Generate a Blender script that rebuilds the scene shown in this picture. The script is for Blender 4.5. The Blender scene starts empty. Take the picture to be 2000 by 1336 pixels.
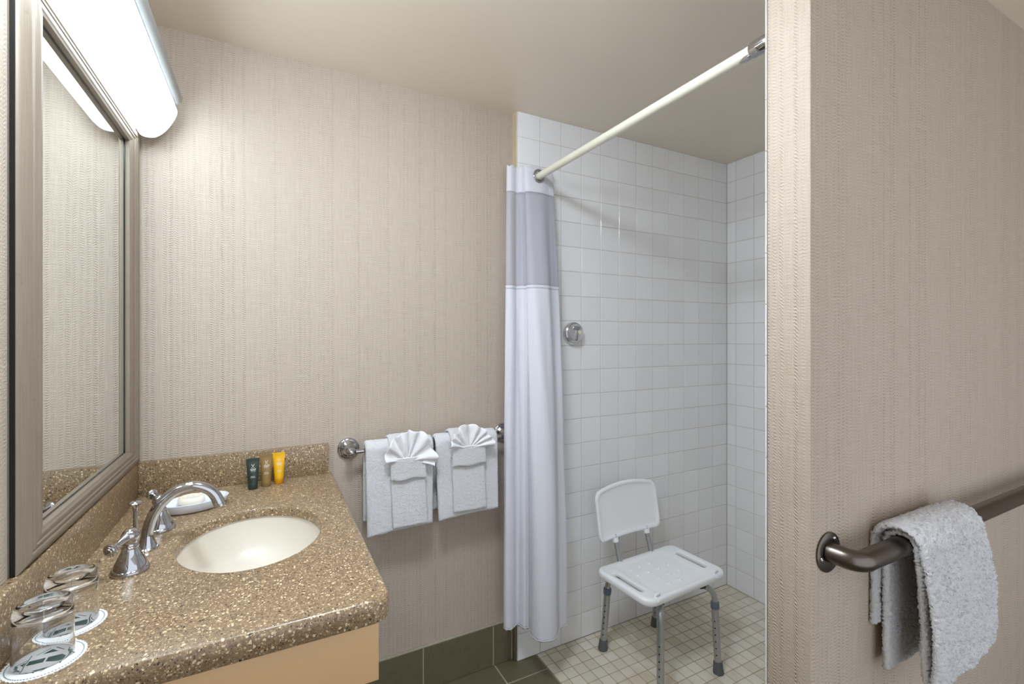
import bpy, bmesh, math, random
from mathutils import Vector, Matrix, noise
from mathutils.geometry import delaunay_2d_cdt

R = math.radians
random.seed(7)
scene = bpy.context.scene
COL = scene.collection

# ------------------------------------------------------------------ camera
CAM = Vector((0.353, -1.7515, 1.3562))
YAW, FPX, HORIZON = R(27.7), 914.0, 657.0
cam_data = bpy.data.cameras.new('camera')
cam = bpy.data.objects.new('camera', cam_data)
COL.objects.link(cam)
cam.location = CAM
cam.rotation_euler = (R(90), 0, -YAW)
cam_data.sensor_width = 36
cam_data.lens = FPX / 2000 * 36
cam_data.shift_y = (HORIZON - 668) / 2000
cam_data.clip_start = 0.02
scene.camera = cam

# ------------------------------------------------------------------ world, light levels, exposure
world = bpy.data.worlds.new('world')
scene.world = world
world.use_nodes = True
world.node_tree.nodes['Background'].inputs[0].default_value = (0.90, 0.965, 1.07, 1)
world.node_tree.nodes['Background'].inputs[1].default_value = 0.58
VANITY_GLOW = 4.0
FILL_GLOW = 27.0  # strength of the added lamp overhead
scene.view_settings.view_transform = 'Standard'
scene.view_settings.look = 'None'
scene.view_settings.gamma = 1
scene.view_settings.use_curve_mapping = False
scene.view_settings.exposure = 1.3
scene.cycles.max_bounces = 10
scene.cycles.use_light_tree = False
scene.cycles.diffuse_bounces = 5
scene.cycles.transparent_max_bounces = 12
scene.cycles.sample_clamp_indirect = 6

# ------------------------------------------------------------------ key planes of the room (metres)
H = 2.2964                    # ceiling
TILE_Y = -0.034               # face of the tiled shower wall, proud of the papered wall at y = 0
TILE_X0, SHOWER_X = 1.28, 2.58
PART_X, PART_Y0, PART_Y1 = 1.30, -1.21, -1.112
PITCH_X, PITCH_Z = 0.1078, 0.1095
CTZ = 0.882                   # countertop

# ------------------------------------------------------------------ mesh helpers
ORG = {}

def setp(o, label=None, cat=None, group=None, kind=None):
    if label: o['label'] = label
    if cat: o['category'] = cat
    if group: o['group'] = group
    if kind: o['kind'] = kind
    return o

def thing(name, org, label, cat, group=None):
    o = bpy.data.objects.new(name, None)
    o.empty_display_size = 0.05
    COL.objects.link(o)
    o.location = org
    ORG[o] = Vector(org)
    return setp(o, label, cat, group)

def mesh_obj(name, geo, mat, parent=None, org=(0, 0, 0), smooth=40):
    """geo = (verts, faces) in world space"""
    V, F = geo[0], geo[1]
    og = ORG[parent] if parent is not None else Vector(org)
    me = bpy.data.meshes.new(name)
    me.from_pydata([tuple(Vector(v) - og) for v in V], [], F)
    bm = bmesh.new(); bm.from_mesh(me)
    bmesh.ops.remove_doubles(bm, verts=bm.verts, dist=1e-6)
    bmesh.ops.recalc_face_normals(bm, faces=bm.faces)
    bm.to_mesh(me); bm.free()
    if smooth:
        me.shade_smooth()
        me.set_sharp_from_angle(angle=R(smooth))
    for m in (mat if isinstance(mat, (list, tuple)) else [mat]):
        me.materials.append(m)
    if len(geo) > 2:
        for p, i in zip(me.polygons, geo[2]): p.material_index = i
    o = bpy.data.objects.new(name, me)
    COL.objects.link(o)
    ORG[o] = og
    if parent is not None: o.parent = parent
    else: o.location = org
    return o

def join(*gs):
    V, F = [], []
    for g in gs:
        n = len(V); V += list(g[0]); F += [tuple(i + n for i in f) for f in g[1]]
    return V, F

def xf(g, m):
    return [m @ Vector(v) for v in g[0]], g[1]

def box(x0, x1, y0, y1, z0, z1, bev=0.0, seg=2):
    bm = bmesh.new()
    bmesh.ops.create_cube(bm, size=1)
    for v in bm.verts:
        v.co = Vector(((x0 + x1) / 2 + v.co.x * (x1 - x0), (y0 + y1) / 2 + v.co.y * (y1 - y0), (z0 + z1) / 2 + v.co.z * (z1 - z0)))
    if bev: bmesh.ops.bevel(bm, geom=bm.edges[:], offset=bev, segments=seg, affect='EDGES', profile=0.5)
    bm.verts.index_update()
    g = ([v.co.copy() for v in bm.verts], [tuple(v.index for v in f.verts) for f in bm.faces])
    bm.free()
    return g

def frame_of(d):
    d = d.normalized()
    up = Vector((0, 0, 1)) if abs(d.z) < 0.9 else Vector((0, 1, 0))
    a = d.cross(up).normalized(); b = a.cross(d).normalized()
    return a, b

def lathe(prof, base, axis=(0, 0, 1), seg=32, sx=1.0, sy=1.0, cap0=True, cap1=True):
    """prof: [(r, h)] along axis from base"""
    d = Vector(axis).normalized(); a, b = frame_of(d); base = Vector(base)
    V, F = [], []
    for r, h in prof:
        for k in range(seg):
            t = 2 * math.pi * k / seg
            V.append(base + d * h + (a * math.cos(t) * sx + b * math.sin(t) * sy) * max(r, 1e-5))
    n = len(prof)
    for i in range(n - 1):
        for k in range(seg):
            F.append((i * seg + k, i * seg + (k + 1) % seg, (i + 1) * seg + (k + 1) % seg, (i + 1) * seg + k))
    if cap0: F.append(tuple(range(seg)))
    if cap1: F.append(tuple(range((n - 1) * seg, n * seg)))
    return V, F

def catmull(pts, n):
    """pts: list of tuples (any dimension), returns smooth list"""
    P = [tuple(p) for p in pts]
    P = [tuple(2 * a - b for a, b in zip(P[0], P[1]))] + P + [tuple(2 * a - b for a, b in zip(P[-1], P[-2]))]
    out = []
    for i in range(1, len(P) - 2):
        for j in range(n):
            t = j / n
            out.append(tuple(0.5 * (2 * p1 + (p2 - p0) * t + (2 * p0 - 5 * p1 + 4 * p2 - p3) * t * t + (-p0 + 3 * p1 - 3 * p2 + p3) * t ** 3)
                             for p0, p1, p2, p3 in zip(P[i - 1], P[i], P[i + 1], P[i + 2])))
    out.append(P[-2])
    return out

def tube(path, rad, seg=18, caps=True):
    """path [(x,y,z)], rad scalar or list; parallel transport"""
    P = [Vector(p) for p in path]; n = len(P)
    rs = rad if isinstance(rad, (list, tuple)) else [rad] * n
    V, F = [], []
    d = (P[1] - P[0]).normalized(); a, b = frame_of(d)
    for i in range(n):
        d2 = (P[min(i + 1, n - 1)] - P[max(i - 1, 0)]).normalized()
        a = (a - d2 * a.dot(d2)).normalized(); b = d2.cross(a)
        for k in range(seg):
            t = 2 * math.pi * k / seg
            V.append(P[i] + (a * math.cos(t) + b * math.sin(t)) * rs[i])
    for i in range(n - 1):
        for k in range(seg):
            F.append((i * seg + k, i * seg + (k + 1) % seg, (i + 1) * seg + (k + 1) % seg, (i + 1) * seg + k))
    if caps: F += [tuple(range(seg)), tuple(range((n - 1) * seg, n * seg))]
    return V, F

def extrude(loop, axis, a0, a1, place):
    """loop of 2D points, extruded between a0 and a1; place(p, a) -> world"""
    n = len(loop)
    V = [Vector(place(p, a0)) for p in loop] + [Vector(place(p, a1)) for p in loop]
    F = [(i, (i + 1) % n, n + (i + 1) % n, n + i) for i in range(n)]
    return V, F + [tuple(range(n)), tuple(range(n, 2 * n))]

def loft(loops, cap0=True, cap1=True):
    n = len(loops[0]); V, F = [], []
    for l in loops: V += [Vector(p) for p in l]
    for i in range(len(loops) - 1):
        for k in range(n):
            F.append((i * n + k, i * n + (k + 1) % n, (i + 1) * n + (k + 1) % n, (i + 1) * n + k))
    if cap0: F.append(tuple(range(n)))
    if cap1: F.append(tuple(range((len(loops) - 1) * n, len(loops) * n)))
    return V, F

def rrect(hx, hy, r, cx=0.0, cy=0.0, seg=8, corners=None):
    out = []
    for q, (sx, sy, a0) in enumerate(((1, 1, 0), (-1, 1, 90), (-1, -1, 180), (1, -1, 270))):
        rr = r if corners is None else corners[q]
        for k in range(seg + 1):
            t = R(a0 + 90 * k / seg)
            out.append((cx + sx * (hx - rr) + rr * math.cos(t), cy + sy * (hy - rr) + rr * math.sin(t)))
    return out

def ellipse(cx, cy, a, b, n=64):
    return [(cx + a * math.cos(2 * math.pi * k / n), cy + b * math.sin(2 * math.pi * k / n)) for k in range(n)]

def inside(p, loop):
    x, y = p; c = False; n = len(loop)
    for i in range(n):
        x0, y0 = loop[i]; x1, y1 = loop[(i + 1) % n]
        if (y0 > y) != (y1 > y) and x < (x1 - x0) * (y - y0) / (y1 - y0) + x0: c = not c
    return c

def seg_dist(p, loop):
    m = 1e9; n = len(loop)
    for i in range(n):
        ax, ay = loop[i]; bx, by = loop[(i + 1) % n]
        dx, dy = bx - ax, by - ay; L = dx * dx + dy * dy
        t = 0 if L == 0 else max(0, min(1, ((p[0] - ax) * dx + (p[1] - ay) * dy) / L))
        m = min(m, math.hypot(p[0] - ax - dx * t, p[1] - ay - dy * t))
    return m

def fill2d(outer, holes=(), extra=(), spacing=None):
    """constrained triangulation -> (pts2d, tris)"""
    pts, edges = [], []
    for l in [outer] + list(holes):
        b = len(pts); pts += [Vector(p) for p in l]; n = len(l)
        edges += [(b + i, b + (i + 1) % n) for i in range(n)]
    if spacing:
        xs = [p[0] for p in outer]; ys = [p[1] for p in outer]
        x = min(xs)
        while x < max(xs):
            y = min(ys)
            while y < max(ys):
                if inside((x, y), outer) and not any(inside((x, y), h) for h in holes) and seg_dist((x, y), outer) > spacing * .4 and all(seg_dist((x, y), h) > spacing * .4 for h in holes):
                    pts.append(Vector((x, y)))
                y += spacing
            x += spacing
    for p in extra: pts.append(Vector(p))
    v, e, f, *_ = delaunay_2d_cdt(pts, edges, [], 0, 1e-7)
    tris = []
    for t in f:
        c = sum((Vector(v[i]) for i in t), Vector((0, 0))) / len(t)
        if inside(c, outer) and not any(inside(c, h) for h in holes): tris.append(tuple(t))
    return [tuple(p) for p in v], tris

def sheet(P, thick, rough=0.0, rscale=900.0, wave=0.0, edge=0.35, seed=0.0):
    """thick cloth from a grid of points P[i][j]"""
    nu, nv = len(P), len(P[0])
    P = [[Vector(p) for p in row] for row in P]
    N = [[None] * nv for _ in range(nu)]
    for i in range(nu):
        for j in range(nv):
            du = P[min(i + 1, nu - 1)][j] - P[max(i - 1, 0)][j]
            dv = P[i][min(j + 1, nv - 1)] - P[i][max(j - 1, 0)]
            n = du.cross(dv)
            N[i][j] = n.normalized() if n.length > 1e-12 else Vector((0, 0, 1))
    V, F = [], []
    for s in (1, -1):
        for i in range(nu):
            for j in range(nv):
                k = min(i, j, nu - 1 - i, nv - 1 - j)
                t = thick / 2 * (edge if k == 0 else (0.8 if k == 1 else 1.0))
                p = P[i][j]
                d = 0.0
                if rough: d += rough * (noise.noise(p * rscale + Vector((seed, s * 7.0, 0))) * 0.6 + random.uniform(-.6, .6))
                if wave: d += wave * noise.noise(p * 22 + Vector((seed, 3 * s, 1)))
                V.append(p + N[i][j] * (s * (t + d)))
    M = nu * nv
    for i in range(nu - 1):
        for j in range(nv - 1):
            a, b, c, d = i * nv + j, (i + 1) * nv + j, (i + 1) * nv + j + 1, i * nv + j + 1
            F.append((a, b, c, d)); F.append((M + d, M + c, M + b, M + a))
    rim = [(i, 0) for i in range(nu)] + [(nu - 1, j) for j in range(1, nv)] + [(i, nv - 1) for i in range(nu - 2, -1, -1)] + [(0, j) for j in range(nv - 2, 0, -1)]
    for q in range(len(rim)):
        a = rim[q][0] * nv + rim[q][1]; b = rim[(q + 1) % len(rim)][0] * nv + rim[(q + 1) % len(rim)][1]
        F.append((a, b, M + b, M + a))
    return V, F

# ------------------------------------------------------------------ material helpers
def new_mat(name):
    m = bpy.data.materials.new(name); m.use_nodes = True
    nt = m.node_tree
    return m, nt, nt.nodes['Principled BSDF']

def lin(r, g, b):
    f = lambda c: (c / 255 / 12.92) if c / 255 <= 0.04045 else ((c / 255 + 0.055) / 1.055) ** 2.4
    return (f(r), f(g), f(b), 1)

def N(nt, kind, **kw):
    n = nt.nodes.new(kind)
    for k, v in kw.items(): setattr(n, k, v)
    return n

def math_n(nt, op, a, b=None, c=None):
    n = N(nt, 'ShaderNodeMath', operation=op)
    for i, v in enumerate((a, b, c)):
        if v is None: continue
        if isinstance(v, (int, float)): n.inputs[i].default_value = v
        else: nt.links.new(v, n.inputs[i])
    return n.outputs[0]

def coords(nt, scale=(1, 1, 1)):
    tc = N(nt, 'ShaderNodeTexCoord'); mp = N(nt, 'ShaderNodeMapping')
    mp.inputs['Scale'].default_value = scale
    nt.links.new(tc.outputs['Object'], mp.inputs['Vector'])
    return mp.outputs['Vector']

def tex_noise(nt, vec, scale, detail=2.0, rough=0.5):
    n = N(nt, 'ShaderNodeTexNoise')
    n.inputs['Scale'].default_value = scale; n.inputs['Detail'].default_value = detail; n.inputs['Roughness'].default_value = rough
    if vec is not None: nt.links.new(vec, n.inputs['Vector'])
    return n

def mixc(nt, fac, a, b):
    n = N(nt, 'ShaderNodeMix', data_type='RGBA')
    for s, v in ((n.inputs[0], fac), (n.inputs[6], a), (n.inputs[7], b)):
        if isinstance(v, (int, float)): s.default_value = v
        elif isinstance(v, tuple): s.default_value = v
        else: nt.links.new(v, s)
    return n.outputs[2]

def ramp(nt, fac, stops):
    n = N(nt, 'ShaderNodeValToRGB')
    e = n.color_ramp.elements
    while len(e) < len(stops): e.new(0.5)
    for el, (p, c) in zip(e, stops): el.position = p; el.color = c
    nt.links.new(fac, n.inputs[0])
    return n.outputs[0]

def bump(nt, bsdf, height, strength, dist):
    b = N(nt, 'ShaderNodeBump')
    b.inputs['Strength'].default_value = strength; b.inputs['Distance'].default_value = dist
    nt.links.new(height, b.inputs['Height']); nt.links.new(b.outputs[0], bsdf.inputs['Normal'])

def plain(name, col, rough=0.5, metal=0.0, noise_amt=0.06, nscale=30, bump_s=0.0, bscale=200, coat=0.0, spec=0.5):
    m, nt, b = new_mat(name)
    v = coords(nt)
    n = tex_noise(nt, v, nscale, 4)
    dark = tuple(c * (1 - noise_amt * 2) for c in col[:3]) + (1,)
    nt.links.new(mixc(nt, n.outputs['Fac'], dark, tuple(min(1, c * (1 + noise_amt)) for c in col[:3]) + (1,)), b.inputs['Base Color'])
    b.inputs['Roughness'].default_value = rough; b.inputs['Metallic'].default_value = metal
    b.inputs['Coat Weight'].default_value = coat; b.inputs['Specular IOR Level'].default_value = spec
    if bump_s: bump(nt, b, tex_noise(nt, v, bscale, 3).outputs['Fac'], bump_s, 0.001)
    return m

def wallpaper(name, axis):
    """woven vinyl paper: upright bands of slanted stitches"""
    m, nt, b = new_mat(name)
    v = coords(nt)
    sp = N(nt, 'ShaderNodeSeparateXYZ'); nt.links.new(v, sp.inputs[0])
    u, z = sp.outputs[axis], sp.outputs[2]
    jn = N(nt, 'ShaderNodeSeparateColor'); nt.links.new(tex_noise(nt, coords(nt, (150, 150, 22)), 1.0, 1).outputs['Color'], jn.inputs[0])
    uu = math_n(nt, 'ADD', math_n(nt, 'MULTIPLY', u, 1 / 0.0150), math_n(nt, 'MULTIPLY', jn.outputs[1], 0.5))
    fr = math_n(nt, 'FRACT', uu)
    cell = math_n(nt, 'FLOOR', uu)
    wn = N(nt, 'ShaderNodeTexWhiteNoise', noise_dimensions='1D'); nt.links.new(cell, wn.inputs['W'])
    alt = math_n(nt, 'SUBTRACT', math_n(nt, 'MULTIPLY', math_n(nt, 'MODULO', cell, 2.0), 2.0), 1.0)
    band = math_n(nt, 'MAXIMUM', math_n(nt, 'SUBTRACT', 1.0, math_n(nt, 'MULTIPLY', math_n(nt, 'ABSOLUTE', math_n(nt, 'SUBTRACT', fr, 0.5)), 2.2)), 0.0)
    band = math_n(nt, 'MULTIPLY', band, math_n(nt, 'MULTIPLY_ADD', wn.outputs[0], 0.9, 0.25))
    ph = math_n(nt, 'ADD', math_n(nt, 'MULTIPLY', z, 1 / 0.0070), math_n(nt, 'ADD', math_n(nt, 'MULTIPLY', math_n(nt, 'MULTIPLY', fr, alt), 0.7), math_n(nt, 'ADD', math_n(nt, 'MULTIPLY', jn.outputs[0], 1.6), math_n(nt, 'MULTIPLY', wn.outputs[0], 5.0))))
    st = math_n(nt, 'SINE', math_n(nt, 'MULTIPLY', ph, 6.2832))
    stitch = math_n(nt, 'MULTIPLY', math_n(nt, 'MULTIPLY_ADD', st, 0.5, 0.5), band)
    fv = tex_noise(nt, coords(nt, (420, 420, 12)), 1.0, 1).outputs['Fac']
    fh = tex_noise(nt, coords(nt, (14, 14, 520)), 1.0, 1).outputs['Fac']
    fib = math_n(nt, 'ADD', fv, fh)
    big = math_n(nt, 'MULTIPLY', jn.outputs[2], 1.0)
    base = mixc(nt, big, lin(196, 182, 166), lin(201, 189, 174))
    c1 = mixc(nt, math_n(nt, 'MULTIPLY_ADD', math_n(nt, 'MULTIPLY', st, band), 0.34, 0.17), base, lin(142, 120, 97))
    c2 = mixc(nt, ramp(nt, math_n(nt, 'MULTIPLY', fib, 0.5), [(0.36, (0, 0, 0, 1)), (0.64, (1, 1, 1, 1))]), mixc(nt, 0.22, c1, lin(136, 112, 88)), c1)
    nt.links.new(c2, b.inputs['Base Color'])
    b.inputs['Roughness'].default_value = 0.62
    b.inputs['Specular IOR Level'].default_value = 0.3
    bump(nt, b, math_n(nt, 'SUBTRACT', math_n(nt, 'MULTIPLY', fib, 0.4), stitch), 0.8, 0.0016)
    return m

def quartz(name):
    m, nt, b = new_mat(name)
    v = coords(nt)
    warp = tex_noise(nt, v, 90, 2)
    wv = N(nt, 'ShaderNodeVectorMath', operation='MULTIPLY_ADD')
    nt.links.new(warp.outputs['Color'], wv.inputs[0]); wv.inputs[1].default_value = (.006, .006, .006); nt.links.new(v, wv.inputs[2])
    big = tex_noise(nt, v, 160, 4, 0.7).outputs['Fac']
    c = mixc(nt, ramp(nt, big, [(0.35, (0, 0, 0, 1)), (0.68, (1, 1, 1, 1))]), lin(116, 95, 71), lin(160, 136, 104))
    for scale, lo, frac, col in ((420, .30, .45, lin(206, 182, 142)), (330, .34, .16, lin(66, 52, 42)), (190, .36, .20, lin(232, 210, 176)), (260, .38, .22, lin(214, 188, 146)),
                                 (230, .34, .12, lin(26, 24, 26)), (300, .36, .16, lin(112, 86, 62))):
        vo = N(nt, 'ShaderNodeTexVoronoi'); vo.inputs['Scale'].default_value = scale
        nt.links.new(wv.outputs[0], vo.inputs['Vector'])
        sp = N(nt, 'ShaderNodeSeparateColor'); nt.links.new(vo.outputs['Color'], sp.inputs[0])
        on = math_n(nt, 'LESS_THAN', sp.outputs[0], frac)
        rad = math_n(nt, 'MULTIPLY', math_n(nt, 'ADD', sp.outputs[1], 0.45), lo)
        hit = math_n(nt, 'MULTIPLY', math_n(nt, 'LESS_THAN', vo.outputs['Distance'], rad), on)
        c = mixc(nt, math_n(nt, 'MULTIPLY', hit, 0.9), c, col)
    nt.links.new(c, b.inputs['Base Color'])
    b.inputs['Roughness'].default_value = 0.30
    b.inputs['Specular IOR Level'].default_value = 0.55
    bump(nt, b, big, 0.04, 0.001)
    return m

def slate(name):
    m, nt, b = new_mat(name)
    v = coords(nt)
    n1 = tex_noise(nt, v, 9, 6, 0.65).outputs['Fac']; n2 = tex_noise(nt, v, 60, 5, 0.6).outputs['Fac']
    c = mixc(nt, n1, lin(78, 70, 48), lin(122, 112, 84))
    c = mixc(nt, ramp(nt, n2, [(0.4, (0, 0, 0, 1)), (0.62, (1, 1, 1, 1))]), c, lin(104, 98, 76))
    nt.links.new(c, b.inputs['Base Color']); b.inputs['Roughness'].default_value = 0.5
    bump(nt, b, n2, 0.35, 0.002)
    return m

def ceramic(name, a, bcol, rough=0.12, stain=None):
    m, nt, b = new_mat(name)
    oi = N(nt, 'ShaderNodeObjectInfo')
    c = mixc(nt, oi.outputs['Random'], a, bcol)
    v = N(nt, 'ShaderNodeNewGeometry').outputs['Position']
    if stain:
        n = tex_noise(nt, v, 3.2, 5, 0.65).outputs['Fac']
        c = mixc(nt, ramp(nt, n, [(0.48, (0, 0, 0, 1)), (0.72, (0.6, 0.6, 0.6, 1))]), c, stain)
    nt.links.new(c, b.inputs['Base Color']); b.inputs['Roughness'].default_value = rough
    b.inputs['Specular IOR Level'].default_value = 0.5
    bump(nt, b, tex_noise(nt, v, 22, 2).outputs['Fac'], 0.06, 0.002)
    return m

def terry(name, col):
    m, nt, b = new_mat(name)
    v = coords(nt)
    n1 = tex_noise(nt, v, 330, 3, 0.75).outputs['Fac']; n2 = tex_noise(nt, v, 120, 2).outputs['Fac']
    nt.links.new(mixc(nt, n1, tuple(c * .86 for c in col[:3]) + (1,), col), b.inputs['Base Color'])
    b.inputs['Roughness'].default_value = 0.95; b.inputs['Specular IOR Level'].default_value = 0.1
    b.inputs['Sheen Weight'].default_value = 0.25
    bump(nt, b, math_n(nt, 'ADD', n1, math_n(nt, 'MULTIPLY', n2, .6)), 1.0, 0.005)
    return m

def frame_mat(name, axis):
    """brushed champagne finish, the grain along the rail"""
    m, nt, b = new_mat(name)
    sc = [900, 900, 900]; sc[axis] = 12
    g = tex_noise(nt, coords(nt, tuple(sc)), 1.0, 3).outputs['Fac']
    w = tex_noise(nt, coords(nt), 40, 5, .7).outputs['Fac']
    c = mixc(nt, g, lin(126, 112, 96), lin(160, 147, 130))
    c = mixc(nt, ramp(nt, w, [(0.62, (0, 0, 0, 1)), (0.75, (.5, .5, .5, 1))]), c, lin(110, 92, 72))
    nt.links.new(c, b.inputs['Base Color'])
    b.inputs['Metallic'].default_value = 0.25; b.inputs['Roughness'].default_value = 0.5
    bump(nt, b, g, 0.15, 0.0006)
    return m

def emitter(name, col, strength):
    m, nt, b = new_mat(name)
    b.inputs['Base Color'].default_value = (0.9, 0.9, 0.9, 1)
    n = tex_noise(nt, coords(nt), 3, 1)
    nt.links.new(mixc(nt, n.outputs['Fac'], tuple(c * .98 for c in col[:3]) + (1,), col), b.inputs['Emission Color'])
    b.inputs['Emission Strength'].default_value = strength
    b.inputs['Roughness'].default_value = 0.3
    return m

def cloth(name, col, see=0.0, trans=0.25):
    m, nt, b = new_mat(name)
    out = nt.nodes['Material Output']
    v = coords(nt)
    w = tex_noise(nt, coords(nt, (900, 900, 900)), 1.0, 1).outputs['Fac']
    c = mixc(nt, w, tuple(x * .95 for x in col[:3]) + (1,), col)
    nt.links.new(c, b.inputs['Base Color']); b.inputs['Roughness'].default_value = 0.85; b.inputs['Specular IOR Level'].default_value = 0.15
    bump(nt, b, tex_noise(nt, v, 26, 4, .6).outputs['Fac'], 0.35, 0.006)
    tr = N(nt, 'ShaderNodeBsdfTranslucent'); nt.links.new(c, tr.inputs[0])
    mx = N(nt, 'ShaderNodeMixShader'); mx.inputs[0].default_value = trans
    nt.links.new(b.outputs[0], mx.inputs[1]); nt.links.new(tr.outputs[0], mx.inputs[2])
    last = mx
    if see:
        tp = N(nt, 'ShaderNodeBsdfTransparent')
        m2 = N(nt, 'ShaderNodeMixShader'); m2.inputs[0].default_value = see
        nt.links.new(mx.outputs[0], m2.inputs[1]); nt.links.new(tp.outputs[0], m2.inputs[2]); last = m2
    nt.links.new(last.outputs[0], out.inputs[0])
    return m

def glass(name):
    m, nt, b = new_mat(name)
    b.inputs['Base Color'].default_value = (1.0, 1.0, 1.0, 1)
    b.inputs['Transmission Weight'].default_value = 1.0; b.inputs['IOR'].default_value = 1.47
    n = tex_noise(nt, coords(nt), 60, 1)
    mr = N(nt, 'ShaderNodeMapRange'); mr.inputs['To Max'].default_value = 0.015
    nt.links.new(n.outputs['Fac'], mr.inputs['Value']); nt.links.new(mr.outputs[0], b.inputs['Roughness'])
    return m

M = dict(
    paper_x=wallpaper('wallpaper_back', 0), paper_y=wallpaper('wallpaper_side', 1),
    ceil=plain('ceiling_paint', lin(238, 225, 207), 0.4, noise_amt=0.03, nscale=3, bump_s=0.5, bscale=22),
    quartz=quartz('speckled_quartz'), slate=slate('green_slate_tile'),
    grout_dark=plain('floor_grout', lin(168, 162, 140), 0.9), grout=plain('wall_grout', lin(208, 203, 195), 0.9, noise_amt=.1, nscale=4),
    grout_tan=plain('mosaic_grout', lin(160, 134, 96), 0.9, noise_amt=.15, nscale=6),
    tile=ceramic('white_glazed_tile', lin(238, 237, 237), lin(243, 243, 243)),
    mosaic=ceramic('cream_mosaic', lin(212, 203, 184), lin(230, 222, 206), 0.3, lin(190, 168, 128)),
    sink=plain('cream_porcelain', lin(226, 218, 203), 0.32, noise_amt=0.01),
    apron=plain('peach_laminate', lin(222, 182, 134), 0.4, noise_amt=0.02),
    chrome=plain('chrome', (0.50, 0.50, 0.52, 1), 0.05, 1.0, 0.02), steel=plain('brushed_steel', lin(150, 142, 134), 0.32, 1.0, 0.05, 80),
    bronze=plain('dark_brushed_nickel', lin(112, 104, 96), 0.3, 1.0, 0.06, 60),
    satin=plain('satin_chrome', (0.78, 0.78, 0.79, 1), 0.16, 1.0, 0.03),
    alu=plain('grey_aluminium', lin(182, 183, 184), 0.38, 0.85, 0.04, 60),
    collar=plain('grey_blue_plastic', lin(104, 112, 126), 0.5), rubber=plain('grey_rubber', lin(98, 100, 100), 0.75), black=plain('black_plastic', lin(38, 38, 40), 0.4),
    plastic=plain('white_plastic', lin(246, 247, 248), 0.32, noise_amt=0.01, bump_s=0.05, bscale=300),
    terry=terry('white_terry', lin(250, 249, 250)), linen=cloth('white_cotton', lin(246, 245, 246), trans=.1),
    curtain=cloth('white_curtain_fabric', lin(238, 238, 244)), sheer=cloth('sheer_curtain_mesh', lin(216, 214, 222), see=0.3, trans=.3),
    rod=plain('ivory_enamel', lin(232, 229, 210), 0.25, noise_amt=0.02),
    tubegrey=plain('pale_grey_enamel', lin(150, 152, 148), 0.3, noise_amt=0.02),
    housing=plain('white_enamel', lin(236, 238, 236), 0.35, noise_amt=0.02),
    glow=emitter('fluorescent_diffuser', (0.83, 0.975, 1.11, 1), VANITY_GLOW), fill_dome=emitter('fill_lamp_glass', (0.85, 0.965, 1.10, 1), FILL_GLOW),
    mirror=plain('mirror_silver', (0.86, 0.89, 0.87, 1), 0.0, 1.0, 0.0), edge=plain('near_black', lin(14, 16, 16), 0.2),
    frame_y=frame_mat('champagne_frame_along', 1), frame_z=frame_mat('champagne_frame_upright', 2),
    glass=glass('clear_glass'), coaster=plain('white_paper', lin(238, 238, 236), 0.8, noise_amt=0.01), green=plain('green_print', lin(30, 84, 76), 0.7, noise_amt=.02),
    dish=plain('pearl_white_resin', lin(226, 230, 240), 0.15, noise_amt=0.01), soap=plain('ivory_soap', lin(246, 238, 218), 0.35, noise_amt=0.01),
    tube_g=plain('green_tube_plastic', lin(44, 58, 50), 0.35, noise_amt=.03), tube_b=plain('olive_tube_plastic', lin(140, 112, 62), 0.3, noise_amt=.03), tube_y=plain('yellow_tube_plastic', lin(236, 178, 8), 0.3, noise_amt=.02),
    tube_o=plain('amber_cap_plastic', lin(206, 142, 8), 0.25, noise_amt=.02),
    print_w=plain('white_print', lin(226, 226, 222), 0.6, noise_amt=.01), caulk=plain('yellowed_caulk', lin(206, 188, 158), 0.6), ivory=plain('ivory_cap', lin(222, 216, 180), 0.4),
)

# ================================================================== the setting
def structure(name, geo, mat, smooth=0):
    o = mesh_obj(name, geo, mat, smooth=smooth)
    o['kind'] = 'structure'
    return o

XR, YF = 3.2, -2.75
floor = structure('floor', box(-0.12, XR + 0.12, YF - 0.12, 0.12, -0.12, -0.0015), M['grout_dark'])
structure('ceiling', box(-0.12, XR + 0.12, YF - 0.12, 0.12, H, H + 0.12), M['ceil'])
structure('wall_left', box(-0.12, 0, YF - 0.12, 0.12, 0, H), M['paper_y'])
structure('wall_back', box(0, TILE_X0, 0, 0.12, 0, H), M['paper_x'])
structure('wall_right', box(XR, XR + 0.12, YF, PART_Y0, 0, H), M['paper_y'])
w_side = structure('wall_shower_side', box(TILE_X0 + 0.002, SHOWER_X + 0.1, TILE_Y + 0.0015, 0.12, 0, H), M['grout'])
w_end = structure('wall_shower_end', box(SHOWER_X + 0.0015, SHOWER_X + 0.1, PART_Y1 + .001, TILE_Y + 0.001, 0, H), M['grout'])
w_part = structure('wall_partition', box(PART_X, XR, PART_Y0, PART_Y1 - 0.008, 0, H, 0.0025), [M['paper_x'], M['paper_y']], smooth=30)
for p in w_part.data.polygons:
    if abs(p.normal.x) > 0.7: p.material_index = 1
w_field = mesh_obj('grout_bed', box(PART_X + 0.004, SHOWER_X + 0.1, PART_Y1 - 0.0078, PART_Y1 - 0.0015, 0, H - .0005), M['grout'], w_part, smooth=0)
tr = structure('trim_1', box(TILE_X0 - 0.0045, TILE_X0 + 0.0016, TILE_Y + 0.008, 0.0, 0.165, H), M['caulk'])

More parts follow.
